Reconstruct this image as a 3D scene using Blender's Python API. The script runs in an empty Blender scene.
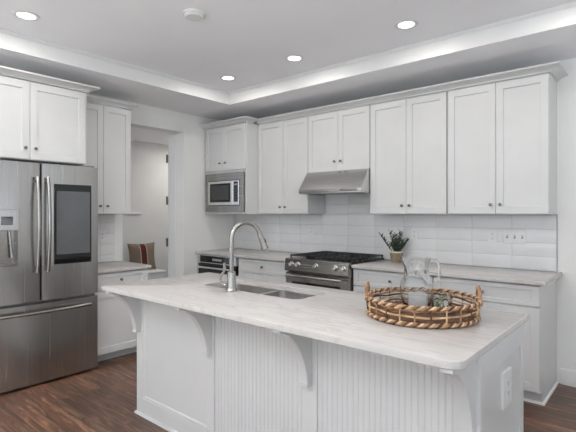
import bpy, bmesh, math, random
from mathutils import Vector
PI = math.pi
random.seed(4)
SC = bpy.context.scene
COL = SC.collection

# ------------------------------------------------------------------ camera
cam_data = bpy.data.cameras.new('camera')
cam = bpy.data.objects.new('camera', cam_data)
COL.objects.link(cam)
cam.location = (0, 0, 1.3957)
cam.rotation_euler = (PI / 2, 0, 0.7055)
cam_data.sensor_width = 36
cam_data.lens = 445.19 / 576 * 36
cam_data.shift_y = -2.7 / 576
cam_data.clip_start = 0.05
SC.camera = cam
# ------------------------------------------------------------------ world, lamps and fill lights, exposure
world = bpy.data.worlds.new('world')
SC.world = world
world.use_nodes = True
wb = world.node_tree.nodes['Background']
wb.inputs[0].default_value = (0.80, 0.89, 1.0, 1)
wb.inputs[1].default_value = 1.0
SC.view_settings.view_transform = 'Standard'
SC.view_settings.look = 'None'
SC.view_settings.exposure = 0.28
SC.view_settings.gamma = 1.0
SC.cycles.max_bounces = 10
SC.cycles.diffuse_bounces = 6
SC.cycles.transparent_max_bounces = 16
SC.cycles.transmission_bounces = 10
SC.cycles.use_denoising = True
SC.cycles.sample_clamp_indirect = 6


def area_light(name, loc, rot, sx, sy, power, color):
    d = bpy.data.lights.new(name, 'AREA')
    d.shape = 'RECTANGLE'
    d.size, d.size_y = sx, sy
    d.energy, d.color = power, color
    o = bpy.data.objects.new(name, d)
    COL.objects.link(o)
    o.location, o.rotation_euler = loc, rot
    return o


FILL_COLOR = (0.87, 0.935, 1.0)
# added fill lights just inside the unseen rear and right-hand windows
REAR_WINDOWS = [(-3.4, -2.0), (-1.2, 0.2), (1.0, 2.4)]
RIGHT_WINDOWS = [(-2.4, -0.9), (-0.1, 1.4), (2.5, 3.4)]  # last one added for bright reflections on the refrigerator
TILT = math.radians(80)      # fill aimed upward to brighten the ceiling
for (a_, b_) in REAR_WINDOWS:
    area_light('window_fill', ((a_ + b_) / 2, -2.75, 1.40), (PI / 2 + TILT, 0, 0), b_ - a_, 1.5, 30, FILL_COLOR)
for (a_, b_) in RIGHT_WINDOWS:
    area_light('window_fill', (2.55, (a_ + b_) / 2, 1.2), (PI / 2 + TILT, 0, PI / 2), b_ - a_, 1.5, 15, FILL_COLOR)
BOUNCE_POWER = 400
LAMP_POWER = 3.2
# recessed ceiling lamps: the four in view, plus unseen ones added for brightness
LAMP_SPOTS = [(-3.43, 1.19), (-1.462, 3.06), (-2.543, 3.075), (-3.43, 3.08)]
ADDED_LAMPS = [(-2.45, 1.19), (-1.46, 1.19), (-0.46, 1.19), (-0.46, 3.06), (-3.43, -0.7), (-2.45, -0.7), (-1.46, -0.7)]
for (x_, y_) in LAMP_SPOTS + ADDED_LAMPS:
    ld = bpy.data.lights.new('recessed_and_added_lamp', 'AREA')
    ld.shape = 'DISK'
    ld.size = 0.11
    ld.energy = LAMP_POWER * (2.0 if y_ == 1.19 and x_ > -3 else 1.0)  # added front-row lamps run stronger to lift the left base cabinet
    ld.color = (1.0, 0.96, 0.91)
    lo = bpy.data.objects.new('recessed_and_added_lamp', ld)
    COL.objects.link(lo)
    lo.location = (x_, y_, 2.774)
# added unseen spot aimed up, so the ceiling fills the room
fd = bpy.data.lights.new('ceiling_bounce_fill', 'SPOT')
fd.energy, fd.spot_size, fd.spot_blend, fd.shadow_soft_size = BOUNCE_POWER, math.radians(120), 0.6, 0.08
fd.color = (0.94, 0.97, 1.0)
fo = bpy.data.objects.new('ceiling_bounce_fill', fd)
COL.objects.link(fo)
fo.location, fo.rotation_euler = (-1.9, -0.8, 1.75), (PI, 0, 0)
# unseen fills added over the mudroom, for its wall and the door casing
area_light('mudroom_fill', (-6.1, 4.95, 2.6), (0, 0, 0), 0.8, 0.5, 13, (1.0, 0.985, 0.965))
area_light('mudroom_fill', (-5.75, 1.9, 2.6), (0, 0, 0), 0.8, 0.8, 9, (1.0, 0.985, 0.965))


# ------------------------------------------------------------------ materials
def lin(c):
    return tuple(((v / 255) / 12.92 if v / 255 <= 0.04045 else ((v / 255 + 0.055) / 1.055) ** 2.4) for v in c)


def mat(name, rgb, rough=0.5, metal=0.0, **kw):
    m = bpy.data.materials.new(name)
    m.use_nodes = True
    b = m.node_tree.nodes['Principled BSDF']
    b.inputs['Base Color'].default_value = (*lin(rgb), 1)
    b.inputs['Roughness'].default_value = rough
    b.inputs['Metallic'].default_value = metal
    for k, v in kw.items():
        b.inputs[k].default_value = v
    return m


def nodes(m):
    t = m.node_tree
    return t.nodes, t.links, t.nodes['Principled BSDF']


def add_noise_tint(m, c0, c1, scale, stretch=(1, 1, 1), detail=4, lo=0.35, hi=0.65, bump=0.0, rough=None):
    n, l, b = nodes(m)
    geo = n.new('ShaderNodeNewGeometry')
    mp = n.new('ShaderNodeMapping')
    mp.inputs['Scale'].default_value = stretch
    nz = n.new('ShaderNodeTexNoise')
    nz.inputs['Scale'].default_value = scale
    nz.inputs['Detail'].default_value = detail
    cr = n.new('ShaderNodeValToRGB')
    cr.color_ramp.elements[0].position, cr.color_ramp.elements[1].position = lo, hi
    cr.color_ramp.elements[0].color = (*lin(c0), 1)
    cr.color_ramp.elements[1].color = (*lin(c1), 1)
    l.new(geo.outputs['Position'], mp.inputs[0])
    l.new(mp.outputs[0], nz.inputs['Vector'])
    l.new(nz.outputs['Fac'], cr.inputs[0])
    l.new(cr.outputs[0], b.inputs['Base Color'])
    if bump:
        bp = n.new('ShaderNodeBump')
        bp.inputs['Strength'].default_value = bump
        bp.inputs['Distance'].default_value = 0.002
        l.new(nz.outputs['Fac'], bp.inputs['Height'])
        l.new(bp.outputs[0], b.inputs['Normal'])
    if rough:
        mr = n.new('ShaderNodeMapRange')
        mr.inputs['To Min'].default_value, mr.inputs['To Max'].default_value = rough
        l.new(nz.outputs['Fac'], mr.inputs['Value'])
        l.new(mr.outputs[0], b.inputs['Roughness'])
    return m


M = {}
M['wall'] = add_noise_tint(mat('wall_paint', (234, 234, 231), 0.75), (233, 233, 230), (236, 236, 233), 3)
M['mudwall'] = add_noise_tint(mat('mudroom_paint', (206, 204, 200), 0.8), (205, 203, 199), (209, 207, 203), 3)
M['ceiling'] = add_noise_tint(mat('ceiling_paint', (244, 244, 246), 0.85), (243, 243, 246), (246, 246, 248), 2)
M['reflector'] = add_noise_tint(mat('pale_reflector', (232, 228, 222), 0.95), (228, 224, 218), (236, 232, 226), 120, bump=0.3)  # pale floor surface added to bounce light upward
M['trim'] = add_noise_tint(mat('trim_paint', (226, 226, 225), 0.4), (225, 225, 224), (228, 228, 227), 4)
M['cab'] = add_noise_tint(mat('cabinet_paint', (209, 209, 208), 0.38), (208, 208, 207), (211, 211, 210), 5)
M['grout'] = add_noise_tint(mat('grout', (180, 180, 178), 0.8), (176, 176, 174), (184, 184, 182), 60)
M['tile'] = add_noise_tint(mat('glazed_tile', (226, 226, 226), 0.12), (225, 225, 225), (228, 228, 228), 6, bump=0.05)
M['nickel'] = add_noise_tint(mat('knob_nickel', (120, 116, 110), 0.28, 1.0), (112, 108, 103), (132, 128, 122), 40)
M['black'] = add_noise_tint(mat('black_enamel', (14, 14, 15), 0.25), (12, 12, 13), (18, 18, 19), 30)
M['iron'] = add_noise_tint(mat('cast_iron', (24, 24, 25), 0.55), (18, 18, 19), (32, 32, 33), 80, bump=0.2)
M['glassblack'] = add_noise_tint(mat('black_glass', (10, 10, 11), 0.06), (9, 9, 10), (12, 12, 13), 10)
M['screen'] = add_noise_tint(mat('screen_glass', (84, 86, 88), 0.10), (80, 82, 84), (88, 90, 92), 4)
M['mesh'] = add_noise_tint(mat('window_mesh', (62, 62, 62), 0.15), (58, 58, 58), (66, 66, 66), 30)
M['plastic'] = add_noise_tint(mat('white_plastic', (226, 226, 224), 0.35), (224, 224, 222), (228, 228, 226), 20)
M['darkslot'] = mat('slot_dark', (60, 60, 60), 0.6)
M['lamp'] = mat('lamp_glow', (255, 252, 245), 0.5)
M['lamp'].node_tree.nodes['Principled BSDF'].inputs['Emission Color'].default_value = (1, 0.97, 0.92, 1)
M['lamp'].node_tree.nodes['Principled BSDF'].inputs['Emission Strength'].default_value = 3.0
M['display'] = mat('display_digits', (150, 152, 150), 0.4)
M['rubber'] = mat('black_rubber', (20, 20, 20), 0.7)


def steel(name, c0, c1, stretch, rough=(0.18, 0.32), scale=1.0):
    m = add_noise_tint(mat(name, c0, 0.25, 1.0), c0, c1, scale, stretch, 3, 0.3, 0.7, rough=rough)
    return m


M['steel_v'] = steel('brushed_steel_vertical', (168, 166, 164), (178, 176, 174), (60, 60, 0.8))
M['steel_h'] = steel('brushed_steel_horizontal', (202, 201, 200), (212, 211, 210), (1, 40, 120))
M['steel_dark'] = steel('dark_brushed_steel', (140, 137, 133), (156, 152, 148), (1, 40, 120))
M['bright'] = steel('polished_steel', (222, 220, 217), (232, 230, 228), (8, 8, 8), (0.16, 0.22))
M['steel_sink'] = steel('sink_steel', (196, 194, 191), (210, 208, 205), (60, 3, 3), (0.3, 0.4))
M['chrome'] = steel('satin_nickel', (158, 155, 151), (166, 163, 159), (8, 8, 8), (0.18, 0.24))
M['glass'] = mat('clear_glass', (250, 252, 252), 0.02)
M['glass'].node_tree.nodes['Principled BSDF'].inputs['Transmission Weight'].default_value = 1.0
M['glass'].node_tree.nodes['Principled BSDF'].inputs['IOR'].default_value = 1.45
M['pressed'] = mat('pressed_glass', (248, 250, 250), 0.22)
M['pressed'].node_tree.nodes['Principled BSDF'].inputs['Transmission Weight'].default_value = 0.8
M['leaf'] = add_noise_tint(mat('leaf_green', (50, 64, 46), 0.5), (34, 46, 34), (76, 94, 72), 45)
M['sprig'] = add_noise_tint(mat('sprig_green', (92, 128, 60), 0.5), (70, 104, 46), (140, 165, 96), 60)
M['soil'] = add_noise_tint(mat('potting_soil', (50, 40, 32), 0.9), (40, 32, 26), (66, 54, 44), 90)
M['pot'] = add_noise_tint(mat('pot_tan', (138, 122, 98), 0.7), (116, 102, 80), (154, 138, 112), 1, (220, 220, 8))
M['potrim'] = add_noise_tint(mat('pot_rim', (216, 208, 194), 0.6), (206, 198, 184), (224, 217, 205), 60)
M['rattan'] = add_noise_tint(mat('rattan', (160, 112, 74), 0.6), (132, 96, 66), (178, 140, 104), 30, (1, 1, 1.5), 3, 0.36, 0.64, bump=0.1)
M['rattan_d'] = add_noise_tint(mat('rattan_dark', (110, 74, 50), 0.6), (64, 40, 26), (112, 76, 50), 30, (1, 1, 1), 3, 0.36, 0.64, bump=0.1)
M['rattan_l'] = add_noise_tint(mat('rattan_light', (196, 164, 126), 0.6), (178, 142, 104), (220, 190, 152), 30, (1, 1, 1), 3, 0.36, 0.64, bump=0.1)


def wood_floor():
    m = mat('walnut_planks', (84, 55, 42), 0.32)
    n, l, b = nodes(m)
    geo = n.new('ShaderNodeNewGeometry')
    br = n.new('ShaderNodeTexBrick')
    br.offset = 0.37
    br.inputs['Color1'].default_value = (0, 0, 0, 1)
    br.inputs['Color2'].default_value = (1, 1, 1, 1)
    br.inputs['Mortar'].default_value = (0.5, 0.5, 0.5, 1)
    br.inputs['Scale'].default_value = 1
    br.inputs['Brick Width'].default_value = 1.15
    br.inputs['Row Height'].default_value = 0.125
    br.inputs['Mortar Size'].default_value = 0.0016
    l.new(geo.outputs['Position'], br.inputs['Vector'])
    mp = n.new('ShaderNodeMapping')
    mp.inputs['Scale'].default_value = (1.3, 13, 1)
    l.new(geo.outputs['Position'], mp.inputs[0])
    sep = n.new('ShaderNodeVectorMath')
    sep.operation = 'MULTIPLY_ADD'
    sep.inputs[1].default_value = (7, 7, 7)
    l.new(br.outputs['Color'], sep.inputs[0])
    l.new(mp.outputs[0], sep.inputs[2])
    nz = n.new('ShaderNodeTexNoise')
    nz.inputs['Scale'].default_value = 2.0
    nz.inputs['Detail'].default_value = 10
    nz.inputs['Roughness'].default_value = 0.72
    nz.inputs['Distortion'].default_value = 1.2
    l.new(sep.outputs[0], nz.inputs['Vector'])
    cr = n.new('ShaderNodeValToRGB')
    e = cr.color_ramp.elements
    e[0].position, e[0].color = 0.28, (*lin((44, 32, 26)), 1)
    e[1].position, e[1].color = 0.75, (*lin((168, 132, 104)), 1)
    k = e.new(0.5)
    k.color = (*lin((94, 68, 54)), 1)
    l.new(nz.outputs['Fac'], cr.inputs[0])
    tint = n.new('ShaderNodeMix')
    tint.data_type = 'RGBA'
    tint.blend_type = 'MULTIPLY'
    tint.inputs['Factor'].default_value = 1
    tr = n.new('ShaderNodeValToRGB')
    tr.color_ramp.elements[0].color = (0.55, 0.56, 0.58, 1)
    tr.color_ramp.elements[1].color = (1.25, 1.16, 1.10, 1)
    l.new(br.outputs['Color'], tr.inputs[0])
    l.new(cr.outputs[0], tint.inputs['A'])
    l.new(tr.outputs[0], tint.inputs['B'])
    gap = n.new('ShaderNodeMix')
    gap.data_type = 'RGBA'
    gap.inputs['B'].default_value = (*lin((26, 17, 13)), 1)
    l.new(br.outputs['Fac'], gap.inputs['Factor'])
    l.new(tint.outputs['Result'], gap.inputs['A'])
    l.new(gap.outputs['Result'], b.inputs['Base Color'])
    bp = n.new('ShaderNodeBump')
    bp.inputs['Strength'].default_value = 0.25
    bp.inputs['Distance'].default_value = 0.002
    l.new(nz.outputs['Fac'], bp.inputs['Height'])
    l.new(bp.outputs[0], b.inputs['Normal'])
    return m


M['floor'] = wood_floor()


def quartz():
    m = mat('veined_quartz', (222, 216, 211), 0.2)
    n, l, b = nodes(m)
    geo = n.new('ShaderNodeNewGeometry')
    mp = n.new('ShaderNodeMapping')
    mp.inputs['Rotation'].default_value = (0, 0, 0.35)
    mp.inputs['Scale'].default_value = (0.8, 4.5, 1)
    l.new(geo.outputs['Position'], mp.inputs[0])
    nz = n.new('ShaderNodeTexNoise')
    nz.inputs['Scale'].default_value = 2.2
    nz.inputs['Detail'].default_value = 9
    nz.inputs['Roughness'].default_value = 0.6
    nz.inputs['Distortion'].default_value = 0.9
    l.new(mp.outputs[0], nz.inputs['Vector'])
    cr = n.new('ShaderNodeValToRGB')
    e = cr.color_ramp.elements
    e[0].position, e[0].color = 0.30, (*lin((183, 179, 176)), 1)
    e[1].position, e[1].color = 0.70, (*lin((188, 184, 181)), 1)
    for p_, c_ in ((0.47, (187, 183, 180)), (0.50, (176, 171, 167)), (0.53, (187, 183, 180))):
        k = e.new(p_)
        k.color = (*lin(c_), 1)
    l.new(nz.outputs['Fac'], cr.inputs[0])
    l.new(cr.outputs[0], b.inputs['Base Color'])
    return m


M['quartz'] = quartz()


def pillow_mat():
    m = mat('striped_pillow', (140, 120, 100), 0.9)
    n, l, b = nodes(m)
    tc = n.new('ShaderNodeTexCoord')
    sp = n.new('ShaderNodeSeparateXYZ')
    l.new(tc.outputs['Object'], sp.inputs[0])
    mr = n.new('ShaderNodeMapRange')
    mr.inputs['From Min'].default_value, mr.inputs['From Max'].default_value = -0.27, 0.27
    l.new(sp.outputs['Y'], mr.inputs['Value'])
    cr = n.new('ShaderNodeValToRGB')
    cr.color_ramp.interpolation = 'CONSTANT'
    e = cr.color_ramp.elements
    e[0].position, e[0].color = 0, (*lin((112, 98, 84)), 1)
    e[1].position, e[1].color = 0.365, (*lin((160, 146, 128)), 1)
    for p_, c_ in ((0.40, (84, 24, 24)), (0.56, (60, 20, 20)), (0.585, (160, 146, 128)), (0.62, (120, 105, 90))):
        k = e.new(p_)
        k.color = (*lin(c_), 1)
    l.new(mr.outputs[0], cr.inputs[0])
    l.new(cr.outputs[0], b.inputs['Base Color'])
    return m


M['pillow'] = pillow_mat()


# ------------------------------------------------------------------ mesh helpers
class MB:
    def __init__(self):
        self.bm = bmesh.new()

    def box(self, x0, x1, y0, y1, z0, z1, bev=0.0, seg=1):
        bm = self.bm
        vs = [bm.verts.new((x, y, z)) for x in (x0, x1) for y in (y0, y1) for z in (z0, z1)]
        fs = [(0, 1, 3, 2), (4, 6, 7, 5), (0, 4, 5, 1), (2, 3, 7, 6), (0, 2, 6, 4), (1, 5, 7, 3)]
        ff = [bm.faces.new([vs[i] for i in f]) for f in fs]
        if bev:
            es = set(e for f in ff for e in f.edges)
            bmesh.ops.bevel(bm, geom=list(es), offset=bev, segments=seg, affect='EDGES', profile=0.6)
        return self

    def loft(self, rings, closed=True, cap0=True, cap1=True):
        bm = self.bm
        R = [[bm.verts.new(p) for p in r] for r in rings]
        for a, b in zip(R, R[1:]):
            n = len(a)
            for i in range(n if closed else n - 1):
                j = (i + 1) % n
                bm.faces.new((a[i], a[j], b[j], b[i]))
        if cap0:
            bm.faces.new(R[0][::-1])
        if cap1:
            bm.faces.new(R[-1])
        return R

    def lathe(self, prof, c, axis='Z', seg=24, cap0=True, cap1=True):
        rings = []
        for (r, h) in prof:
            ring = []
            for i in range(seg):
                t = 2 * PI * i / seg
                u, v = r * math.cos(t), r * math.sin(t)
                if axis == 'Z':
                    p = (c[0] + u, c[1] + v, c[2] + h)
                elif axis == '-Y':
                    p = (c[0] + u, c[1] - h, c[2] + v)
                elif axis == '+X':
                    p = (c[0] + h, c[1] + u, c[2] + v)
                elif axis == '-Z':
                    p = (c[0] + u, c[1] + v, c[2] - h)
                ring.append(p)
            rings.append(ring)
        self.loft(rings, True, cap0, cap1)
        return self

    def tube(self, pts, r, seg=8, closed=False, caps=True):
        P = [Vector(p) for p in pts]
        n = len(P)
        rad = r if isinstance(r, (list, tuple)) else [r] * n
        T = []
        for i in range(n):
            if closed:
                t = P[(i + 1) % n] - P[i - 1]
            else:
                t = P[min(i + 1, n - 1)] - P[max(i - 1, 0)]
            T.append(t.normalized())
        up = Vector((0, 0, 1)) if abs(T[0].z) < 0.9 else Vector((1, 0, 0))
        u = (up - T[0] * up.dot(T[0])).normalized()
        rings = []
        for i in range(n):
            u = (u - T[i] * u.dot(T[i])).normalized()
            v = T[i].cross(u)
            rings.append([P[i] + (u * math.cos(2 * PI * k / seg) + v * math.sin(2 * PI * k / seg)) * rad[i] for k in range(seg)])
        if closed:
            rings.append(rings[0])
            self.loft(rings, True, False, False)
            bmesh.ops.remove_doubles(self.bm, verts=self.bm.verts, dist=1e-6)
        else:
            self.loft(rings, True, caps, caps)
        return self

    def sweep(self, path, prof, side=1, caps=True):
        """profile of (outward offset, z) carried along a polyline in plan; outward = right of travel * side"""
        n = len(path)
        rings = []
        for i in range(n):
            p = Vector(path[i])
            d0 = (p - Vector(path[i - 1])).normalized() if i > 0 else None
            d1 = (Vector(path[i + 1]) - p).normalized() if i < n - 1 else None
            d0 = d0 or d1
            d1 = d1 or d0
            n0 = Vector((d0.y, -d0.x)) * side
            n1 = Vector((d1.y, -d1.x)) * side
            m = (n0 + n1).normalized()
            m = m / max(0.2, m.dot(n0))
            rings.append([(p.x + m.x * o, p.y + m.y * o, z) for (o, z) in prof])
        self.loft(rings, True, caps, caps)
        return self

    def prism(self, poly, axis, a0, a1):
        """polygon extruded along an axis: axis X -> poly is (y,z); axis Z -> poly is (x,y); axis Y -> poly is (x,z)"""
        def mk(p, a):
            return {'X': (a, p[0], p[1]), 'Y': (p[0], a, p[1]), 'Z': (p[0], p[1], a)}[axis]
        self.loft([[mk(p, a0) for p in poly], [mk(p, a1) for p in poly]])
        return self


def origin_of(o):
    v = Vector((0, 0, 0))
    while o:
        v += o.location
        o = o.parent
    return v


def obj(name, mb, m, parent=None, loc=None, smooth=True, angle=35):
    bm = mb.bm
    bmesh.ops.recalc_face_normals(bm, faces=bm.faces)
    off = origin_of(parent) if parent else Vector(loc or (0, 0, 0))
    for v in bm.verts:
        v.co -= off
    me = bpy.data.meshes.new(name)
    bm.to_mesh(me)
    bm.free()
    me.materials.append(m)
    if smooth:
        me.polygons.foreach_set('use_smooth', [True] * len(me.polygons))
        me.set_sharp_from_angle(angle=math.radians(angle))
    o = bpy.data.objects.new(name, me)
    COL.objects.link(o)
    if parent:
        o.parent = parent
    else:
        o.location = off
    return o


def tag(o, label, cat, group=None):
    o['label'], o['category'] = label, cat
    if group:
        o['group'] = group
    return o


def thing(name, label, cat, loc, group=None):
    o = bpy.data.objects.new(name, None)
    o.empty_display_size = 0.1
    COL.objects.link(o)
    o.location = loc
    return tag(o, label, cat, group)


def struct(name, mb, m, parent=None):
    o = obj(name, mb, m, parent)
    o['kind'] = 'structure'
    return o


def cut(o, boxes):
    """carve boxes out of an object's mesh"""
    for b in boxes:
        mb = MB().box(*b)
        bmesh.ops.recalc_face_normals(mb.bm, faces=mb.bm.faces)
        off = origin_of(o)
        for v in mb.bm.verts:
            v.co -= off
        me = bpy.data.meshes.new('cutter')
        mb.bm.to_mesh(me)
        mb.bm.free()
        c = bpy.data.objects.new('cutter', me)
        COL.objects.link(c)
        c.matrix_world.translation = off
        bpy.context.view_layer.update()
        md = o.modifiers.new('cut', 'BOOLEAN')
        md.operation = 'DIFFERENCE'
        md.object = c
        md.solver = 'EXACT'
        bpy.context.view_layer.update()
        ev = o.evaluated_get(bpy.context.evaluated_depsgraph_get())
        nm = bpy.data.meshes.new_from_object(ev)
        o.modifiers.clear()
        o.data = nm
        bpy.data.objects.remove(c)
    return o


class Face:
    """local frame of a cabinet front: u along the wall, v out of the front, z up"""
    def __init__(self, axis, front):
        self.axis, self.front = axis, front

    def p(self, u, v, z):
        return (u, self.front - v, z) if self.axis == '-Y' else (self.front + v, u, z)

    def box(self, mb, u0, u1, v0, v1, z0, z1, bev=0.0):
        a, b = self.p(u0, v0, z0), self.p(u1, v1, z1)
        mb.box(min(a[0], b[0]), max(a[0], b[0]), min(a[1], b[1]), max(a[1], b[1]), z0, z1, bev)
        return mb

    def shaker(self, mb, u0, u1, z0, z1, t=0.02, st=0.056, rail=None, rec=0.011, slope=0.0035):
        rail = rail or st
        c = 0.0015

        def ring(i, j, v):
            return [self.p(u0 + i, v, z0 + j), self.p(u1 - i, v, z0 + j), self.p(u1 - i, v, z1 - j), self.p(u0 + i, v, z1 - j)]
        mb.loft([ring(0, 0, 0.0), ring(0, 0, t - c), ring(c, c, t), ring(st, rail, t), ring(st + 0.001, rail + 0.001, t - rec + 0.002),
                 ring(st + slope, rail + slope, t - rec)])
        return mb


def knob(face, u, z, parent, v0=0.02):
    c = face.p(u, v0, z)
    mb = MB().lathe([(0.008, -0.0005), (0.0075, 0.003), (0.0055, 0.006), (0.0055, 0.012), (0.011, 0.015), (0.0135, 0.019), (0.0135, 0.022), (0.010, 0.026), (0.004, 0.0275)],
                    c, face.axis, 16)
    return obj('knob', mb, M['nickel'], parent)


def crown_profile(z0, z1, out=0.078):
    return [(0.0, z0), (0.010, z0), (0.012, z0 + 0.008), (0.022, z0 + 0.014), (out * 0.55, z0 + (z1 - z0) * 0.52), (out - 0.012, z1 - 0.016),
            (out, z1 - 0.013), (out, z1), (0.0, z1)]


def cabinet(name, label, face, u0, u1, z0, z1, depth, fronts, group, toe=False, cat='cabinet', end_panel=False, hollow=None):
    a = face.p((u0 + u1) / 2, -depth / 2, z0)
    t = thing(name, label, cat, a, group)
    g = 0.0006
    mb = MB()
    zb = z0 + (0.10 if toe else 0)
    if hollow:
        hu0, hu1, hz0, hz1 = hollow
        face.box(mb, u0 + g, hu0, -depth, 0, zb, z1)
        face.box(mb, hu1, u1 - g, -depth, 0, zb, z1)
        face.box(mb, hu0, hu1, -depth, 0, hz1, z1)
        face.box(mb, hu0, hu1, -depth, 0, zb, hz0)
        face.box(mb, hu0, hu1, -depth, -depth + 0.01, hz0, hz1)
    else:
        face.box(mb, u0 + g, u1 - g, -depth, 0, zb, z1)
    obj('body', mb, M['cab'], t)
    if toe:
        mb = MB()
        face.box(mb, u0 + g, u1 - g, -depth, -0.075, z0, zb)
        obj('toe_kick', mb, M['cab'], t)
    for f in fronts:
        mb = MB()
        face.shaker(mb, f['u'][0] + 0.0016, f['u'][1] - 0.0016, f['z'][0] + 0.0016, f['z'][1] - 0.0016, st=f.get('st', 0.055), rail=f.get('rail', 0.06))
        d = obj(f['kind'], mb, M['cab'], t)
        if f.get('knob'):
            knob(face, *f['knob'], d)
    return t


def doors2(u0, u1, z0, z1, kz, off=0.038, mid=None):
    m = mid if mid is not None else (u0 + u1) / 2
    return [dict(kind='door', u=(u0, m), z=(z0, z1), knob=(m - off, kz)), dict(kind='door', u=(m, u1), z=(z0, z1), knob=(m + off, kz))]


# ------------------------------------------------------------------ dimensions
W = 4.227            # back wall
LW = -4.58           # left wall
RW, RY = 3.0, -3.2   # right and rear wall
ZS, ZT = 2.644, 2.787  # soffit and tray ceiling
TX, TY = -3.837, 3.469
OP0, OP1, OPZ = 2.56, 3.38, 2.405   # opening in the left wall
CT = 0.914

# ------------------------------------------------------------------ room shell
struct('floor', MB().box(-7.6, RW + 0.15, RY - 0.15, 6.0, -0.1, 0.0), M['floor'])
struct('floor_reflector', MB().box(-4.3, RW - 0.02, RY + 0.02, 0.0, 0.0005, 0.012), M['reflector'])  # unseen pale sheet added behind the camera to brighten the ceiling
struct('wall_back', MB().box(LW - 0.0, RW + 0.15, W, W + 0.15, 0, 2.95), M['wall'])
mb = MB()
mb.box(LW - 0.172, LW, RY - 0.15, OP0, 0, 2.95)
mb.box(LW - 0.172, LW, OP1, W + 0.15, 0, 2.95)
mb.box(LW - 0.172, LW, OP0, OP1, OPZ, 2.95)
struct('wall_left', mb, M['wall'])


def wall_with_windows(name, axis, pos, th, a0, a1, wins, zs, ze):
    mb = MB()
    def bx(u0, u1, z0, z1):
        if axis == 'Y':
            mb.box(u0, u1, min(pos, pos + th), max(pos, pos + th), z0, z1)
        else:
            mb.box(min(pos, pos + th), max(pos, pos + th), u0, u1, z0, z1)
    cur = a0
    for (s, e) in wins:
        bx(cur, s, 0, 2.95)
        bx(s, e, 0, zs)
        bx(s, e, ze, 2.95)
        cur = e
    bx(cur, a1, 0, 2.95)
    return struct(name, mb, M['wall'])


wall_with_windows('wall_rear', 'Y', RY, -0.15, LW, RW, REAR_WINDOWS, 0.6, 2.3)
wall_with_windows('wall_right', 'X', RW, 0.15, RY, W + 0.15, RIGHT_WINDOWS, 0.2, 2.3)
wn = 1
for (s, e) in REAR_WINDOWS:
    mb = MB()
    for (p, q) in ((s, s + 0.05), ((s + e) / 2 - 0.025, (s + e) / 2 + 0.025), (e - 0.05, e)):
        mb.box(p, q, RY - 0.10, RY - 0.05, 0.6, 2.3)
    for z in (0.6, 1.43, 2.25):
        mb.box(s, e, RY - 0.10, RY - 0.05, z, z + 0.05)
    struct('window_%d' % wn, mb, M['trim'])
    wn += 1
for (s, e) in RIGHT_WINDOWS:
    mb = MB()
    for (p, q) in ((s, s + 0.05), ((s + e) / 2 - 0.025, (s + e) / 2 + 0.025), (e - 0.05, e)):
        mb.box(RW + 0.05, RW + 0.10, p, q, 0.2, 2.3)
    for z in (0.2, 2.25):
        mb.box(RW + 0.05, RW + 0.10, s, e, z, z + 0.05)
    struct('window_%d' % wn, mb, M['trim'])
    wn += 1

# tray ceiling: lower border all round, raised field with a light moulded edge
TX1, TY0 = 2.2, -2.4
mb = MB()
mb.box(LW - 3.0, TX, RY - 0.15, 6.0, ZS, 2.95)
mb.box(TX1, RW + 0.15, RY - 0.15, W + 0.15, ZS, 2.95)
mb.box(TX, TX1, TY, W + 0.15, ZS, 2.95)
mb.box(TX, TX1, RY - 0.15, TY0, ZS, 2.95)
struct('ceiling_border', mb, M['ceiling'])
struct('ceiling', MB().box(TX, TX1, TY0, TY, ZT, 2.95), M['ceiling'])
mb = MB()
mb.sweep([(TX, TY0), (TX, TY), (TX1, TY)], [(0.0, ZS), (0.008, ZS), (0.008, ZT - 0.03), (0.022, ZT - 0.012), (0.022, ZT), (0.0, ZT)], side=1)
struct('trim_1', mb, M['trim'])
# baseboard on the back wall right of the cabinets
base_prof = [(0, 0), (0.014, 0), (0.014, 0.10), (0.010, 0.112), (0.010, 0.120), (0.004, 0.130), (0, 0.130)]
struct('baseboard_back', MB().sweep([(-0.664, W), (RW, W)], base_prof, side=1), M['trim'])
struct('baseboard_right', MB().sweep([(RW, 4.2), (RW, 1.45)], base_prof, side=1), M['trim'])

# mudroom beyond the opening
MX = -6.95
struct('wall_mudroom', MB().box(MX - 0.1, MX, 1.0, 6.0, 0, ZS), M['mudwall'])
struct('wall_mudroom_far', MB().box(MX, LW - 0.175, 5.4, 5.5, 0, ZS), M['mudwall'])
mb = MB().box(LW - 0.172 - 0.16, LW - 0.173, OP1 - 0.004, OP1 + 0.12, 0, OPZ - 0.005, 0.004)
struct('trim_2', mb, M['trim'])
for k, z in enumerate((2.10, 1.56, 1.02)):
    mb = MB().lathe([(0.011, -0.055), (0.011, 0.055)], (LW - 0.345, OP1 - 0.014, z), 'Z', 10)
    mb.box(LW - 0.345, LW - 0.333, OP1 - 0.012, OP1 + 0.0, z - 0.05, z + 0.05)
    tag(obj('door_hinge', mb, M['nickel'], None, (LW - 0.345, OP1 - 0.01, z)),
        ['top dark metal hinge on white casing inside the doorway', 'middle dark metal hinge on white casing, level with the microwave',
         'lowest dark metal hinge on white casing, above the striped pillow'][k], 'hinge', 'hinges on the doorway casing')
# hook rail on the mudroom wall
mb = MB().box(MX, MX + 0.025, 3.0, 4.22, 1.375, 1.405, 0.004)
tag(obj('wall_rail', mb, M['mudwall'], None, (MX, 3.6, 1.375)), 'thin horizontal rail on the grey wall seen through the doorway', 'rail')
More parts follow.
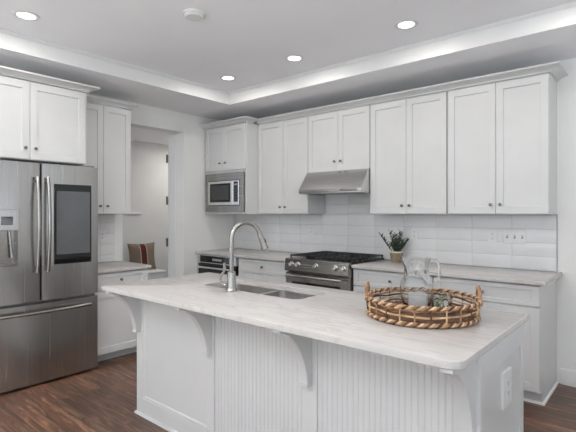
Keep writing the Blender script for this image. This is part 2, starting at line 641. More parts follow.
# bench and pillow
t = thing('mudroom_bench', 'white bench against grey wall under the striped pillow', 'bench', (-6.7, 4.2, 0))
obj('seat', MB().box(MX + 0.002, MX + 0.45, 3.3, 4.42, 0.395, 0.43, 0.006), M['trim'], t)
obj('front_panel', MB().box(MX + 0.40, MX + 0.42, 3.32, 4.40, 0.06, 0.395), M['trim'], t)
obj('side_panel', MB().box(MX + 0.004, MX + 0.40, 4.38, 4.40, 0.0, 0.395), M['trim'], t)
obj('side_panel', MB().box(MX + 0.004, MX + 0.40, 3.32, 3.34, 0.0, 0.395), M['trim'], t)
mb = MB()
N_ = 20
pc = Vector((-6.74, 4.12, 0.665))
front, back = [], []
grid = {}
for s in (1, -1):
    for i in range(N_ + 1):
        for j in range(N_ + 1):
            u, v = 2 * i / N_ - 1, 2 * j / N_ - 1
            pin = 1 - 0.10 * (1 - v * v) if True else 1
            pin2 = 1 - 0.10 * (1 - u * u)
            edge = i in (0, N_) or j in (0, N_)
            th = 0.075 * ((1 - u ** 4) * (1 - v ** 4)) ** 0.6
            tilt = 0.12 * (v * 0.235)
            p = Vector((s * th - tilt + 0.0, u * 0.26 * pin, v * 0.235 * pin2)) + pc
            if edge and s == -1:
                grid[(s, i, j)] = grid[(1, i, j)]
            else:
                grid[(s, i, j)] = mb.bm.verts.new(p)
    for i in range(N_):
        for j in range(N_):
            mb.bm.faces.new([grid[(s, i, j)], grid[(s, i + 1, j)], grid[(s, i + 1, j + 1)], grid[(s, i, j + 1)]])
tag(obj('throw_pillow', mb, M['pillow'], None, tuple(pc), angle=80), 'tan throw pillow with dark red stripe leaning on the mudroom wall', 'pillow')


# ------------------------------------------------------------------ backsplash
def tile_field(face, u0, u1, zr, parent, pitch=0.338, first=None, t=0.0065):
    mb = MB()
    us = [u1]
    k = first if first is not None else u1 - pitch
    while k > u0 + 0.01:
        us.append(k)
        k -= pitch
    us.append(u0)
    for (z0, z1) in zip(zr, zr[1:]):
        for (b, a) in zip(us, us[1:]):
            g, c = 0.0011, 0.0045
            def ring(i, v):
                return [face.p(a + i, v, z0 + i), face.p(b - i, v, z0 + i), face.p(b - i, v, z1 - i), face.p(a + i, v, z1 - i)]
            mb.loft([ring(g, 0.002), ring(g, t - 0.0016), ring(g + c * 0.35, t - 0.0006), ring(g + c, t)], True, False, True)
    return obj('tile_field', mb, M['tile'], parent, angle=20)


fb = Face('-Y', W - 0.001)
rows = [0.9145, 1.03, 1.146, 1.262, 1.378]
mb = MB()
fb.box(mb, LW + 0.002, -0.691, 0, 0.0035, 0.9145, 1.388)
fb.box(mb, -3.028, -2.252, 0, 0.0035, 1.388, 1.83)
bs = struct('backsplash', mb, M['grout'])
o = tile_field(fb, LW + 0.004, -0.6925, rows, bs, first=-1.031)
o = tile_field(fb, LW + 0.004, -0.6925, [1.378, 1.388], bs, first=-1.031)
o = tile_field(fb, -3.027, -2.253, [1.388, 1.494, 1.61, 1.727, 1.83], bs, first=-2.377)
mb = MB().box(-0.6915, -0.685, W - 0.011, W - 0.001, 0.9145, 1.388, 0.002)
obj('edge_trim', mb, M['grout'], bs)
fl = Face('+X', LW + 0.001)
mb = MB()
fl.box(mb, 1.93, 2.462, 0, 0.0035, 0.876, 1.388)
bl = struct('backsplash_left', mb, M['grout'])
tile_field(fl, 1.931, 2.461, [0.876, 0.945, 1.061, 1.177, 1.293, 1.388], bl, first=2.30)

# ------------------------------------------------------------------ wall (upper) cabinets
UF = 3.917           # carcass front; doors stand 20 mm proud (3.897)
fu = Face('-Y', UF)
UZ0, UZ1 = 1.39, 2.478
UG = 'white upper cabinets along the back wall'
dep = W - UF - 0.001
cabinet('upper_cabinet', 'white double-door upper cabinet between the microwave and the range hood', fu, -3.799, -3.031, UZ0, UZ1, dep,
        doors2(-3.797, -3.033, UZ0, UZ1 - 0.006, 1.468, mid=-3.396), UG)
cabinet('upper_cabinet', 'short white double-door upper cabinet directly above the steel range hood', fu, -3.029, -2.251, 1.842, UZ1, dep,
        doors2(-3.027, -2.253, 1.842, UZ1 - 0.006, 1.942, mid=-2.63), UG)
cabinet('upper_cabinet', 'white double-door upper cabinet above the potted plant, right of the hood', fu, -2.249, -1.479, UZ0, UZ1, dep,
        doors2(-2.247, -1.483, UZ0, UZ1 - 0.006, 1.468), UG)
cabinet('upper_cabinet', 'rightmost white double-door upper cabinet, above the switch plate, with visible right side', fu, -1.477, -0.69, UZ0, UZ1, dep,
        doors2(-1.471, -0.692, UZ0, UZ1 - 0.006, 1.468, mid=-1.074), UG)
mb = MB().sweep([(-3.795, UF - 0.016), (-0.6895, UF - 0.016), (-0.6895, W - 0.001)], crown_profile(UZ1 + 0.0005, 2.528), side=1)
tag(obj('crown_molding', mb, M['cab'], None, (-2.2, 3.85, UZ1)), 'long white crown moulding on top of the back wall upper cabinets', 'molding')
# microwave tower cabinet, deeper than its neighbours
MF = 3.71
fm = Face('-Y', MF)
t = cabinet('upper_cabinet', 'deep white corner upper cabinet with the microwave built into its lower half', fm, -4.574, -3.801, 1.388, UZ1, W - MF - 0.001,
            doors2(-4.545, -3.815, 1.925, UZ1 - 0.006, 2.02, mid=-4.205, off=0.05), UG, hollow=(-4.535, -3.833, 1.412, 1.895))
mb = MB().sweep([(-4.574, MF - 0.016), (-3.80, MF - 0.016), (-3.80, UF - 0.10)], crown_profile(UZ1 + 0.0005, 2.528), side=1)
obj('crown_molding', mb, M['cab'], t)
# above the refrigerator
FF = -3.98
ff = Face('+X', FF)
t = cabinet('upper_cabinet', 'white double-door cabinet above the steel refrigerator', ff, 0.915, 1.877, 1.832, UZ1, FF - LW - 0.002,
            doors2(0.945, 1.857, 1.836, UZ1 - 0.006, 1.926, mid=1.401), 'white upper cabinets on the left wall')
mb = MB().sweep([(FF + 0.016, 0.915), (FF + 0.016, 1.8775), (LW + 0.3, 1.8775)], crown_profile(UZ1 + 0.0005, 2.528), side=1)
obj('crown_molding', mb, M['cab'], t)
# left wall upper
LF = -4.29
flw = Face('+X', LF)
t = cabinet('upper_cabinet', 'white double-door upper cabinet right of the refrigerator, beside the doorway', flw, 1.94, 2.482, UZ0, UZ1, LF - LW - 0.002,
            doors2(1.942, 2.480, UZ0, UZ1 - 0.006, 1.468, mid=2.182), 'white upper cabinets on the left wall')
mb = MB().sweep([(LF + 0.016, 1.98), (LF + 0.016, 2.4825), (LW + 0.002, 2.4825)], crown_profile(UZ1 + 0.0005, 2.528, 0.06), side=1)
obj('crown_molding', mb, M['cab'], t)

# ------------------------------------------------------------------ base cabinets
BF = 3.599           # carcass front; fronts at 3.579
fbs = Face('-Y', BF)
BG = 'white base cabinets along the back wall'
bdep = W - BF - 0.001


def base(name, label, u0, u1):
    fr = [dict(kind='drawer', u=(u0 + 0.002, u1 - 0.002), z=(0.722, 0.874), knob=((u0 + u1) / 2, 0.798), st=0.05, rail=0.032)]
    fr += doors2(u0 + 0.002, u1 - 0.002, 0.108, 0.715, 0.64)
    return cabinet(name, label, fbs, u0, u1, 0, 0.883, bdep, fr, BG, toe=True)


base('base_cabinet', 'white base cabinet with drawer between built-in oven and range', -3.806, -3.034)
base('base_cabinet', 'white base cabinet with drawer just right of the range, behind the pitcher', -2.246, -1.474)
t = base('base_cabinet', 'white base cabinet at the right end of the back counter', -1.472, -0.69)
sp = [(0, 0), (0.013, 0), (0.012, 0.008), (0.008, 0.015), (0, 0.018)]
obj('shoe_molding', MB().sweep([(-1.472, BF + 0.075), (-0.69, BF + 0.075), (-0.69, W - 0.002)], sp, side=1), M['trim'], t)
# surround of the built-in oven
t = thing('oven_cabinet', 'white cabinet surround holding the built-in oven in the corner', 'cabinet', (-4.19, 3.9, 0), BG)
mb = MB()
fbs.box(mb, -4.574, -4.532, -bdep, 0.02, 0.10, 0.883)
fbs.box(mb, -3.828, -3.808, -bdep, 0.0, 0.10, 0.883)
fbs.box(mb, -4.532, -3.828, -bdep, -bdep + 0.01, 0.10, 0.883)
fbs.box(mb, -4.532, -3.828, -bdep, 0.0, 0.10, 0.12)
obj('body', mb, M['cab'], t)
obj('toe_kick', fbs.box(MB(), -4.574, -3.808, -bdep, -0.075, 0, 0.10), M['cab'], t)
# left wall base, next to the refrigerator
LB = -4.0
flb = Face('+X', LB)
fr = [dict(kind='drawer', u=(1.942, 2.498), z=(0.675, 0.832), knob=(2.205, 0.765), st=0.05, rail=0.034),
      dict(kind='door', u=(1.942, 2.498), z=(0.085, 0.668), knob=(2.44, 0.60))]
t = cabinet('base_cabinet', 'white base cabinet with one drawer right of the refrigerator', flb, 1.94, 2.5, 0, 0.844, LB - LW - 0.002, fr, None, toe=True)


def rounded_poly(x0, x1, y0, y1, r, n=7):
    """r: radii for corners (x0,y0),(x1,y0),(x1,y1),(x0,y1)"""
    pts = []
    for (cx, cy, rr, a0) in ((x0, y0, r[0], PI), (x1, y0, r[1], 1.5 * PI), (x1, y1, r[2], 0), (x0, y1, r[3], 0.5 * PI)):
        sx = 1 if cx == x0 else -1
        sy = 1 if cy == y0 else -1
        if rr <= 0:
            pts.append((cx, cy))
            continue
        for k in range(n + 1):
            a = a0 + k / n * PI / 2
            pts.append((cx + sx * rr + rr * math.cos(a), cy + sy * rr + rr * math.sin(a)))
    return pts


def inset_poly(pts, d):
    out = []
    n = len(pts)
    for i in range(n):
        a, b, c = Vector(pts[i - 1]), Vector(pts[i]), Vector(pts[(i + 1) % n])
        d0, d1 = (b - a).normalized(), (c - b).normalized()
        n0, n1 = Vector((-d0.y, d0.x)), Vector((-d1.y, d1.x))
        m = (n0 + n1).normalized()
        m = m / max(0.3, m.dot(n0))
        out.append((b.x + m.x * d, b.y + m.y * d))
    return out


def slab(poly, z0, z1, hole=None, ch=0.003):
    mb = MB()
    bm = mb.bm
    i1 = inset_poly(poly, ch)

    def ring(p, z):
        return [bm.verts.new((x, y, z)) for (x, y) in p]
    rs = [ring(i1, z0), ring(poly, z0 + ch), ring(poly, z1 - ch), ring(inset_poly(poly, ch * 0.3), z1 - ch * 0.3), ring(i1, z1)]
    hs = None
    if hole:
        hs = [ring(hole, z0), ring(hole, z1 - 0.002), ring(inset_poly(hole, -0.002), z1)]
    for R in (rs, hs) if hs else (rs,):
        for a, b in zip(R, R[1:]):
            for i in range(len(a)):
                j = (i + 1) % len(a)
                bm.faces.new((a[i], a[j], b[j], b[i]))
    for k in (0, -1):
        es = []
        for R in ([rs[k]] + ([hs[k]] if hs else [])):
            for i in range(len(R)):
                es.append(bm.edges.get((R[i], R[(i + 1) % len(R)])))
        bmesh.ops.triangle_fill(bm, use_beauty=True, use_dissolve=False, edges=es)
    return mb


def counter(label, poly, z0, z1, loc, name='countertop'):
    return tag(obj(name, slab(poly, z0, z1), M['quartz'], None, loc, angle=25), label, 'countertop', 'pale quartz countertops')


counter('pale quartz countertop in the corner left of the range', rounded_poly(LW + 0.002, -3.033, 3.547, W - 0.002, (0.003, 0.004, 0, 0)), 0.884, CT, (-3.8, 3.9, 0.884))
counter('pale quartz countertop right of the range under the potted plant', rounded_poly(-2.247, -0.653, 3.547, W - 0.002, (0.004, 0.02, 0, 0)), 0.884, CT, (-1.45, 3.9, 0.884))
counter('small pale countertop between the refrigerator and the doorway', rounded_poly(LW + 0.002, -3.955, 1.94, 2.528, (0, 0.003, 0.012, 0)), 0.845, 0.875, (-4.27, 2.23, 0.845))

# ------------------------------------------------------------------ island
IX0, IX1, IY0, IY1 = -2.829, -0.518, 1.687, 2.33
isl = thing('kitchen_island', 'large white panelled kitchen island with curved brackets in the foreground', 'island', (-1.67, 2.0, 0))
mb = MB()
TH = 0.02
mb.box(IX0, IX1 - 0.0135, IY0 + 0.013, IY0 + 0.03, 0.0, 0.883)
mb.box(IX0, IX1 - 0.0135, IY1 - 0.02, IY1, 0.0, 0.883)
mb.box(IX0, IX0 + TH, IY0 + 0.03, IY1 - 0.02, 0.0, 0.883)
mb.box(IX1 - 0.031, IX1 - 0.013, IY0 + 0.03, IY1 - 0.02, 0.0, 0.883)
mb.box(IX0 + TH, IX1 - 0.031, IY0 + 0.03, IY1 - 0.02, 0.10, 0.12)
obj('body', mb, M['cab'], isl)
stiles = [(IX0, -2.750), (-2.062, -2.000), (-1.327, -1.258), (-0.592, IX1)]
for (a, b) in stiles:
    obj('stile', MB().box(a, b, IY0, IY0 + 0.013, 0.12, 0.883, 0.0015), M['cab'], isl)
# base rail with a shoe strip
mb = MB().box(IX0, IX1, IY0, IY0 + 0.0128, 0.0, 0.12, 0.0015)
obj('base_rail', mb, M['cab'], isl)
obj('shoe_molding', MB().sweep([(IX0, IY1), (IX0, IY0), (IX1, IY0), (IX1, IY1)], sp, side=1), M['cab'], isl)


def groove_strip(a, b, y, z0, z1, pitch=0.028, g=0.0018, d=0.0018):
    mb = MB()
    n = max(1, round((b - a) / pitch))
    w = (b - a) / n
    prof = [(a, y)]
    for i in range(1, n):
        x = a + i * w
        prof += [(x - g * 1.6, y), (x - g * 0.9, y + d), (x - g * 0.4, y + 0.0006), (x + g * 0.4, y + 0.0006), (x + g * 0.9, y + d), (x + g * 1.6, y)]
    prof += [(b, y), (b, y + 0.0045), (a, y + 0.0045)]
    mb.prism(prof, 'Z', z0, z1)
    return mb


PZ0, PZ1 = 0.121, 0.883
for k, ((_, a), (b, _)) in enumerate(zip(stiles, stiles[1:])):
    if k == 0:
        # flat recessed panel with a small bead round it
        mb = MB()
        fi = Face('-Y', IY0 + 0.0128)
        r0 = 0.0005

        def ring(i, v):
            return [fi.p(a + i, v, PZ0 + i), fi.p(b - i, v, PZ0 + i), fi.p(b - i, v, PZ1 - i), fi.p(a + i, v, PZ1 - i)]
        mb.loft([ring(r0, 0), ring(r0, 0.010), ring(0.007, 0.0105), ring(0.013, 0.007), ring(0.018, 0.004), ring(0.019, 0.003)])
        obj('flat_panel', mb, M['cab'], isl)
    else:
        obj('beadboard_panel', groove_strip(a + 0.0005, b - 0.0005, IY0 + 0.008, PZ0, PZ1), M['cab'], isl)
# end panel facing right
fe = Face('+X', IX1 - 0.0128)
mb = MB()
fe.shaker(mb, IY0 + 0.0132, IY1, 0.019, 0.883, t=0.0128, st=0.052, rail=0.10, rec=0.0075, slope=0.012)
obj('end_panel', mb, M['cab'], isl)


def corbel(xc, th=0.042):
    y1, yt, z1, zb = IY0 - 0.0003, 1.462, 0.867, 0.590
    ye = y1 - 0.036
    poly = [(y1, 0.8825), (y1, zb - 0.016), (ye, zb - 0.016), (ye - 0.004, zb - 0.012), (ye - 0.004, zb - 0.003), (ye, zb)]
    n = 18
    for k in range(1, n + 1):
        a = PI / 2 * (1 - k / n)
        poly.append((yt + (ye - yt) * math.sin(a) ** (2 / 1.7), zb + (z1 - zb) * math.cos(a) ** (2 / 1.7)))
    poly += [(yt - 0.004, z1 + 0.001), (yt - 0.004, 0.8825)]
    mb = MB().prism(poly, 'X', xc - th / 2, xc + th / 2)
    o = obj('corbel', mb, M['cab'], isl)
    o2 = obj('cap', MB().box(xc - th / 2 - 0.0015, xc + th / 2 + 0.0015, yt - 0.008, y1, 0.868, 0.8828, 0.002), M['cab'], o)
    return o


for xc in (-2.797, -2.040, -1.307, -0.555):
    corbel(xc)
# island worktop with the sink cut-out
ISL = (-2.859, -0.503, 1.4446, 2.3577)
sink_hole = rounded_poly(-2.395, -1.565, 1.915, 2.225, (0.05, 0.06, 0.05, 0.05), 6)
mb = slab(rounded_poly(*ISL, (0.012, 0.055, 0.012, 0.03)), 0.8835, CT, sink_hole)
tag(obj('island_countertop', mb, M['quartz'], None, (-1.68, 1.9, 0.8835), angle=25), 'long pale veined quartz slab on top of the island', 'countertop', 'pale quartz countertops')

# sink
t = thing('kitchen_sink', 'double-bowl stainless steel sink set into the island', 'sink', (-2.0, 2.05, 0.69))


def bowl(x0, x1, y0, y1, zt, zb):
    mb = MB()
    R = (0.045,) * 4
    def rr(i, z):
        return [(x, y, z) for (x, y) in rounded_poly(x0 + i, x1 - i, y0 + i, y1 - i, (max(0.012, 0.045 - i * 0.3),) * 4, 5)]
    mb.loft([rr(-0.002, zb - 0.004), rr(-0.002, zt), rr(0.003, zt), rr(0.005, zb + 0.03), rr(0.012, zb + 0.010), rr(0.03, zb)])
    return mb


o = obj('bowl', bowl(-2.402, -1.975, 1.905, 2.235, 0.8825, 0.70), M['steel_sink'], t, angle=50)
obj('drain', MB().lathe([(0.045, 0.0005), (0.045, 0.002), (0.032, 0.001), (0.01, 0.0005)], (-2.2, 2.05, 0.70), 'Z', 20), M['chrome'], o)
o = obj('bowl', bowl(-1.959, -1.558, 1.905, 2.235, 0.8825, 0.70), M['steel_sink'], t, angle=50)
obj('drain', MB().lathe([(0.045, 0.0005), (0.045, 0.002), (0.032, 0.001), (0.01, 0.0005)], (-1.79, 2.05, 0.70), 'Z', 20), M['chrome'], o)
obj('divider', MB().box(-1.9735, -1.9605, 1.92, 2.22, 0.862, 0.8825, 0.002), M['steel_sink'], t)

# faucet
fx, fy = -2.055, 1.872
t = thing('faucet', 'tall brushed nickel gooseneck faucet beside the island sink', 'faucet', (fx, fy, CT))
obj('base', MB().lathe([(0.037, 0.0), (0.037, 0.006), (0.033, 0.012), (0.0285, 0.02), (0.0285, 0.028), (0.0265, 0.032), (0.0265, 0.108), (0.0245, 0.113), (0.0245, 0.118), (0.0165, 0.122), (0.015, 0.126)],
                       (fx, fy, CT + 0.0002), 'Z', 24), M['chrome'], t)
d = Vector((0.36, 0.93, 0)).normalized()
pts = [(fx, fy, 1.03), (fx, fy, 1.12), (fx, fy, 1.215)]
R_ = 0.098
for k in range(1, 17):
    a = PI - k / 16 * (PI * 0.90)
    c = Vector((fx, fy, 1.232)) + d * R_
    p = c + d * (R_ * math.cos(a)) + Vector((0, 0, 1)) * (R_ * 1.08 * math.sin(a))
    pts.append(tuple(p))
e = Vector(pts[-1])
obj('spout', MB().tube(pts, 0.0145, 14), M['chrome'], t)
dirv = (Vector(pts[-1]) - Vector(pts[-2])).normalized()
head = [e - dirv * 0.002, e + dirv * 0.01, e + dirv * 0.03, e + dirv * 0.08, e + dirv * 0.102, e + dirv * 0.104, e + dirv * 0.110]
sh = obj('spray_head', MB().tube([tuple(p) for p in head], [0.0155, 0.0175, 0.0175, 0.021, 0.026, 0.026, 0.021], 16), M['chrome'], t)
bp = e + dirv * 0.052 + d * 0.018
obj('button', MB().tube([tuple(bp - dirv * 0.02), tuple(bp - dirv * 0.012), tuple(bp + dirv * 0.012), tuple(bp + dirv * 0.02)], [0.004, 0.008, 0.008, 0.004], 10), M['rubber'], sh)
hp = []
lv = Vector((-0.85, -0.5, 0)).normalized()
for (s, z) in ((0.02, 0.962), (0.040, 0.950), (0.060, 0.957), (0.072, 0.980), (0.070, 1.003), (0.058, 1.020), (0.047, 1.035), (0.045, 1.050), (0.046, 1.088)):
    hp.append(tuple(Vector((fx, fy, z)) + lv * s))
obj('lever', MB().tube(hp, [0.010, 0.0085, 0.008, 0.0075, 0.0075, 0.0075, 0.008, 0.011, 0.010], 10), M['chrome'], t)

# ------------------------------------------------------------------ refrigerator
RX = -3.87
t = thing('refrigerator', 'stainless steel french-door refrigerator with touch screen at the left', 'refrigerator', (-4.2, 1.455, 0))
mb = MB().box(LW + 0.03, RX - 0.075, 0.998, 1.936, 0.03, 1.79, 0.004)
obj('body', mb, M['steel_dark'], t)


def bowed_front(y0, y1, z0, z1, b=0.010, r=0.010, th=0.065):
    n = 14
    poly = []
    for k in range(n + 1):
        s = 2 * k / n - 1
        y = y0 + (y1 - y0) * k / n
        x = RX - b * s * s
        if k in (0, n):
            x -= r
        poly.append((x, y))
        if k == 0:
            poly.append((RX - b * (0.96) ** 2 - 0.002, y0 + 0.006))
        if k == n - 1:
            poly.append((RX - b * (0.96) ** 2 - 0.002, y1 - 0.006))
    poly += [(RX - th, y1), (RX - th, y0)]
    return MB().prism(poly, 'Z', z0, z1)


dl = obj('door', bowed_front(0.998, 1.451, 0.688, 1.803), M['steel_v'], t, angle=25)
cut(dl, [(RX - 0.05, RX + 0.05, 1.11, 1.283, 0.985, 1.26)])
dr = obj('door', bowed_front(1.459, 1.936, 0.688, 1.803), M['steel_v'], t, angle=25)
dz = obj('freezer_drawer', bowed_front(0.998, 1.936, 0.022, 0.662, b=0.014), M['steel_v'], t, angle=25)
obj('hinge_cover', MB().box(RX - 0.15, RX - 0.02, 1.84, 1.905, 1.8032, 1.815, 0.004), M['steel_dark'], t)
obj('kick_grille', MB().box(RX - 0.14, RX - 0.07, 1.0, 1.905, 0.004, 0.05), M['rubber'], t)
for y in (1.03, 1.88):
    obj('foot', MB().lathe([(0.02, 0), (0.02, 0.014), (0.009, 0.016), (0.009, 0.035)], (RX - 0.11, y, 0.0), 'Z', 12), M['rubber'], t)


def bar_handle(name, pts, r, parent, feet):
    h = obj(name, MB().tube(pts, r, 12), M['chrome'], parent)
    for f in feet:
        obj('mount', MB().tube([f[0], f[1]], 0.008, 8), M['chrome'], h)
    return h


for (yy, sgn, par) in ((1.415, -1, dl), (1.495, 1, dr)):
    pts = []
    for k in range(21):
        s = 2 * k / 20 - 1
        pts.append((RX + 0.028 + 0.034 * (1 - s * s), yy, 1.305 + 0.385 * s))
    bar_handle('handle', pts, 0.0135, par, [((RX - 0.006, yy, z), (RX + 0.034, yy, z)) for z in (0.955, 1.655)])
pts = []
for k in range(21):
    s = 2 * k / 20 - 1
    pts.append((RX + 0.030 + 0.026 * (1 - s * s), 1.455 + 0.39 * s, 0.602))
bar_handle('handle', pts, 0.0135, dz, [((RX - 0.012, y, 0.602), (RX + 0.036, y, 0.602)) for y in (1.10, 1.81)])
# touch screen on the right door
sc_ = obj('touch_screen', MB().box(RX - 0.009, RX + 0.004, 1.553, 1.866, 0.970, 1.640, 0.0025), M['glassblack'], dr)
obj('display_area', MB().box(RX + 0.0035, RX + 0.0046, 1.571, 1.851, 1.052, 1.582), M['screen'], sc_)
# dispenser on the left door
dp = obj('dispenser', MB().box(RX - 0.052, RX - 0.047, 1.112, 1.281, 0.987, 1.258), M['steel_dark'], dl)
dpn = MB().box(RX - 0.012, RX + 0.0035, 1.104, 1.291, 1.262, 1.425, 0.003)
obj('dispenser_panel', dpn, M['steel_v'], dl)
obj('dispenser_control', MB().box(RX - 0.008, RX + 0.007, 1.165, 1.246, 1.305, 1.37, 0.003), M['glassblack'], dl)
obj('dispenser_spout', MB().box(RX - 0.047, RX + 0.004, 1.17, 1.235, 1.262, 1.304, 0.006), M['chrome'], dl)
obj('dispenser_paddle', MB().tube([(RX - 0.04, 1.235, 1.258), (RX - 0.03, 1.24, 1.15), (RX - 0.028, 1.25, 1.05)], [0.012, 0.010, 0.016], 8), M['steel_dark'], dl)
obj('drip_tray', MB().box(RX - 0.047, RX + 0.006, 1.114, 1.279, 0.985, 0.997, 0.002), M['steel_dark'], dl)

# ------------------------------------------------------------------ range
t = thing('gas_range', 'stainless steel gas range with black grates and knobs', 'stove', (-2.64, 3.9, 0))
GX0, GX1 = -3.029, -2.251
obj('body', MB().box(GX0 + 0.003, GX1 - 0.003, 3.56, 4.20, 0.05, 0.905), M['steel_dark'], t)
poly = [(3.56, 0.805), (3.505, 0.805), (3.50, 0.812), (3.512, 0.925), (3.52, 0.932), (3.56, 0.932)]
cp = obj('control_panel', MB().prism(poly, 'X', GX0 + 0.001, GX1 - 0.001), M['steel_dark'], t)
for x in (-2.937, -2.855, -2.626, -2.398, -2.308):
    mb = MB().lathe([(0.027, -0.004), (0.027, 0.003), (0.022, 0.005), (0.0215, 0.026), (0.019, 0.030), (0.002, 0.0305)], (x, 3.507, 0.876), '-Y', 20)
    kn = obj('knob', mb, M['bright'], t)
    obj('pointer', MB().box(x - 0.002, x + 0.002, 3.476, 3.4775, 0.878, 0.895), M['darkslot'], kn)
od = obj('oven_door', MB().box(GX0 + 0.004, GX1 - 0.004, 3.515, 3.56, 0.21, 0.788, 0.004), M['steel_dark'], t)
obj('window', MB().box(GX0 + 0.09, GX1 - 0.09, 3.512, 3.52, 0.33, 0.70, 0.002), M['glassblack'], od)
h = obj('handle', MB().tube([(GX0 + 0.05, 3.458, 0.765), (GX1 - 0.05, 3.458, 0.765)], 0.0125, 12), M['bright'], od)
for x in (GX0 + 0.085, GX1 - 0.085):
    obj('mount', MB().tube([(x, 3.458, 0.765), (x, 3.517, 0.765)], 0.009, 8), M['chrome'], h)
obj('storage_drawer', MB().box(GX0 + 0.004, GX1 - 0.004, 3.52, 3.56, 0.055, 0.203, 0.004), M['steel_dark'], t)
for x in (GX0 + 0.05, GX1 - 0.05):
    for y in (3.62, 4.14):
        obj('foot', MB().lathe([(0.02, 0), (0.02, 0.05)], (x, y, 0.0), 'Z', 10), M['rubber'], t)
obj('cooktop', MB().box(GX0 + 0.001, GX1 - 0.001, 3.561, 4.205, 0.906, 0.929, 0.003), M['black'], t)
for (x, y, r) in ((-2.86, 3.72, 0.05), (-2.86, 4.03, 0.042), (-2.64, 3.88, 0.055), (-2.42, 3.72, 0.05), (-2.42, 4.03, 0.038)):
    obj('burner', MB().lathe([(r, 0), (r, 0.008), (r * 0.8, 0.009), (r * 0.8, 0.015), (r * 0.74, 0.017), (0.003, 0.0175)], (x, y, 0.929), 'Z', 20), M['iron'], t)
gw = (GX1 - GX0 - 0.03) / 3
for k in range(3):
    a = GX0 + 0.012 + k * (gw + 0.003)
    b = a + gw
    mb = MB()
    zt0, zt1 = 0.951, 0.963
    for y in (3.575, 4.185):
        mb.box(a, b, y, y + 0.012, zt0, zt1, 0.002)
    for x in (a, b - 0.012):
        mb.box(x, x + 0.012, 3.575, 4.197, zt0, zt1, 0.002)
    for j in range(1, 4):
        x = a + j * gw / 4 - 0.005
        mb.box(x, x + 0.010, 3.58, 4.19, zt0 + 0.001, zt1 - 0.0005, 0.002)
    for j in range(1, 6):
        y = 3.575 + j * 0.612 / 6
        mb.box(a + 0.01, b - 0.01, y, y + 0.010, zt0 + 0.002, zt1 - 0.001, 0.002)
    for x in (a + 0.004, b - 0.014):
        for y in (3.577, 3.88, 4.183):
            mb.box(x, x + 0.01, y, y + 0.01, 0.929, zt0 + 0.002)
    obj('grate', mb, M['iron'], t)

# range hood
t = thing('range_hood', 'sloped stainless steel range hood above the gas range', 'range hood', (-2.64, 4.0, 1.60))
hx0, hx1 = -3.0275, -2.2525
poly = [(4.216, 1.603), (4.216, 1.612), (3.755, 1.622), (3.755, 1.640), (3.885, 1.826), (4.216, 1.839), (4.216, 1.841), (3.885, 1.841), (3.872, 1.834), (3.735, 1.645), (3.735, 1.603)]
mb = MB()
solid = [(4.216, 1.618), (3.7375, 1.618), (3.735, 1.622), (3.735, 1.645), (3.875, 1.834), (3.885, 1.8415), (4.216, 1.8415)]
mb.prism(solid, 'X', hx0, hx1)
hb = obj('canopy', mb, M['steel_h'], t, angle=20)
mb = MB().box(hx0, hx1, 3.735, 3.75, 1.603, 1.6178, 0.001)
mb.box(hx0, hx0 + 0.012, 3.75, 4.216, 1.603, 1.6178)
mb.box(hx1 - 0.012, hx1, 3.75, 4.216, 1.603, 1.6178)
obj('lip', mb, M['steel_h'], t)
obj('control_strip', MB().box(-2.50, -2.30, 3.7325, 3.736, 1.622, 1.640, 0.001), M['steel_dark'], t)
for x0 in (-2.99, -2.63):
    obj('filter', MB().box(x0, x0 + 0.34, 3.80, 4.15, 1.609, 1.6175, 0.001), M['steel_dark'], t)
for x in (-2.95, -2.33):
    obj('hood_lamp', MB().lathe([(0.025, 0), (0.025, 0.004), (0.012, 0.006)], (x, 3.775, 1.6176), '-Z', 14), M['plastic'], t)

# ------------------------------------------------------------------ microwave
t = thing('microwave', 'built-in stainless steel microwave in the corner upper cabinet', 'microwave', (-4.18, 3.9, 1.413))
obj('body', MB().box(-4.50, -3.87, 3.715, 4.15, 1.4125, 1.88), M['steel_dark'], t)
mb = MB()
ox0, ox1, oz0, oz1 = -4.533, -3.835, 1.4135, 1.893
ix0, ix1, iz0, iz1 = -4.476, -3.892, 1.49, 1.80
for bx in ((ox0, ix0, oz0, oz1), (ix1, ox1, oz0, oz1), (ix0, ix1, oz0, iz0), (ix0, ix1, iz1, oz1)):
    mb.box(bx[0], bx[1], 3.680, 3.705, bx[2], bx[3], 0.0015)
obj('trim_kit', mb, M['steel_dark'], t)
obj('recess', MB().box(ix0 - 0.005, ix1 + 0.005, 3.700, 3.714, iz0 - 0.005, iz1 + 0.005), M['black'], t)
dd = obj('door', MB().box(-4.470, -4.005, 3.668, 3.6995, 1.497, 1.793, 0.003), M['steel_h'], t)
obj('window', MB().box(-4.425, -4.045, 3.6655, 3.670, 1.533, 1.765, 0.001), M['glassblack'], dd)
obj('window_mesh', MB().box(-4.390, -4.075, 3.6645, 3.667, 1.560, 1.742, 0.0005), M['mesh'], dd)
cpn = obj('control_panel', MB().box(-4.003, -3.897, 3.668, 3.6995, 1.497, 1.793, 0.003), M['steel_h'], t)
kp = obj('keypad', MB().box(-3.985, -3.915, 3.6655, 3.670, 1.535, 1.778, 0.001), M['glassblack'], cpn)
obj('display', MB().box(-3.975, -3.925, 3.6645, 3.667, 1.735, 1.752), M['display'], kp)
for r in range(5):
    for c in range(3):
        obj('button', MB().box(-3.975 + c * 0.0185, -3.963 + c * 0.0185, 3.6648, 3.667, 1.556 + r * 0.034, 1.567 + r * 0.034), M['darkslot'], kp)

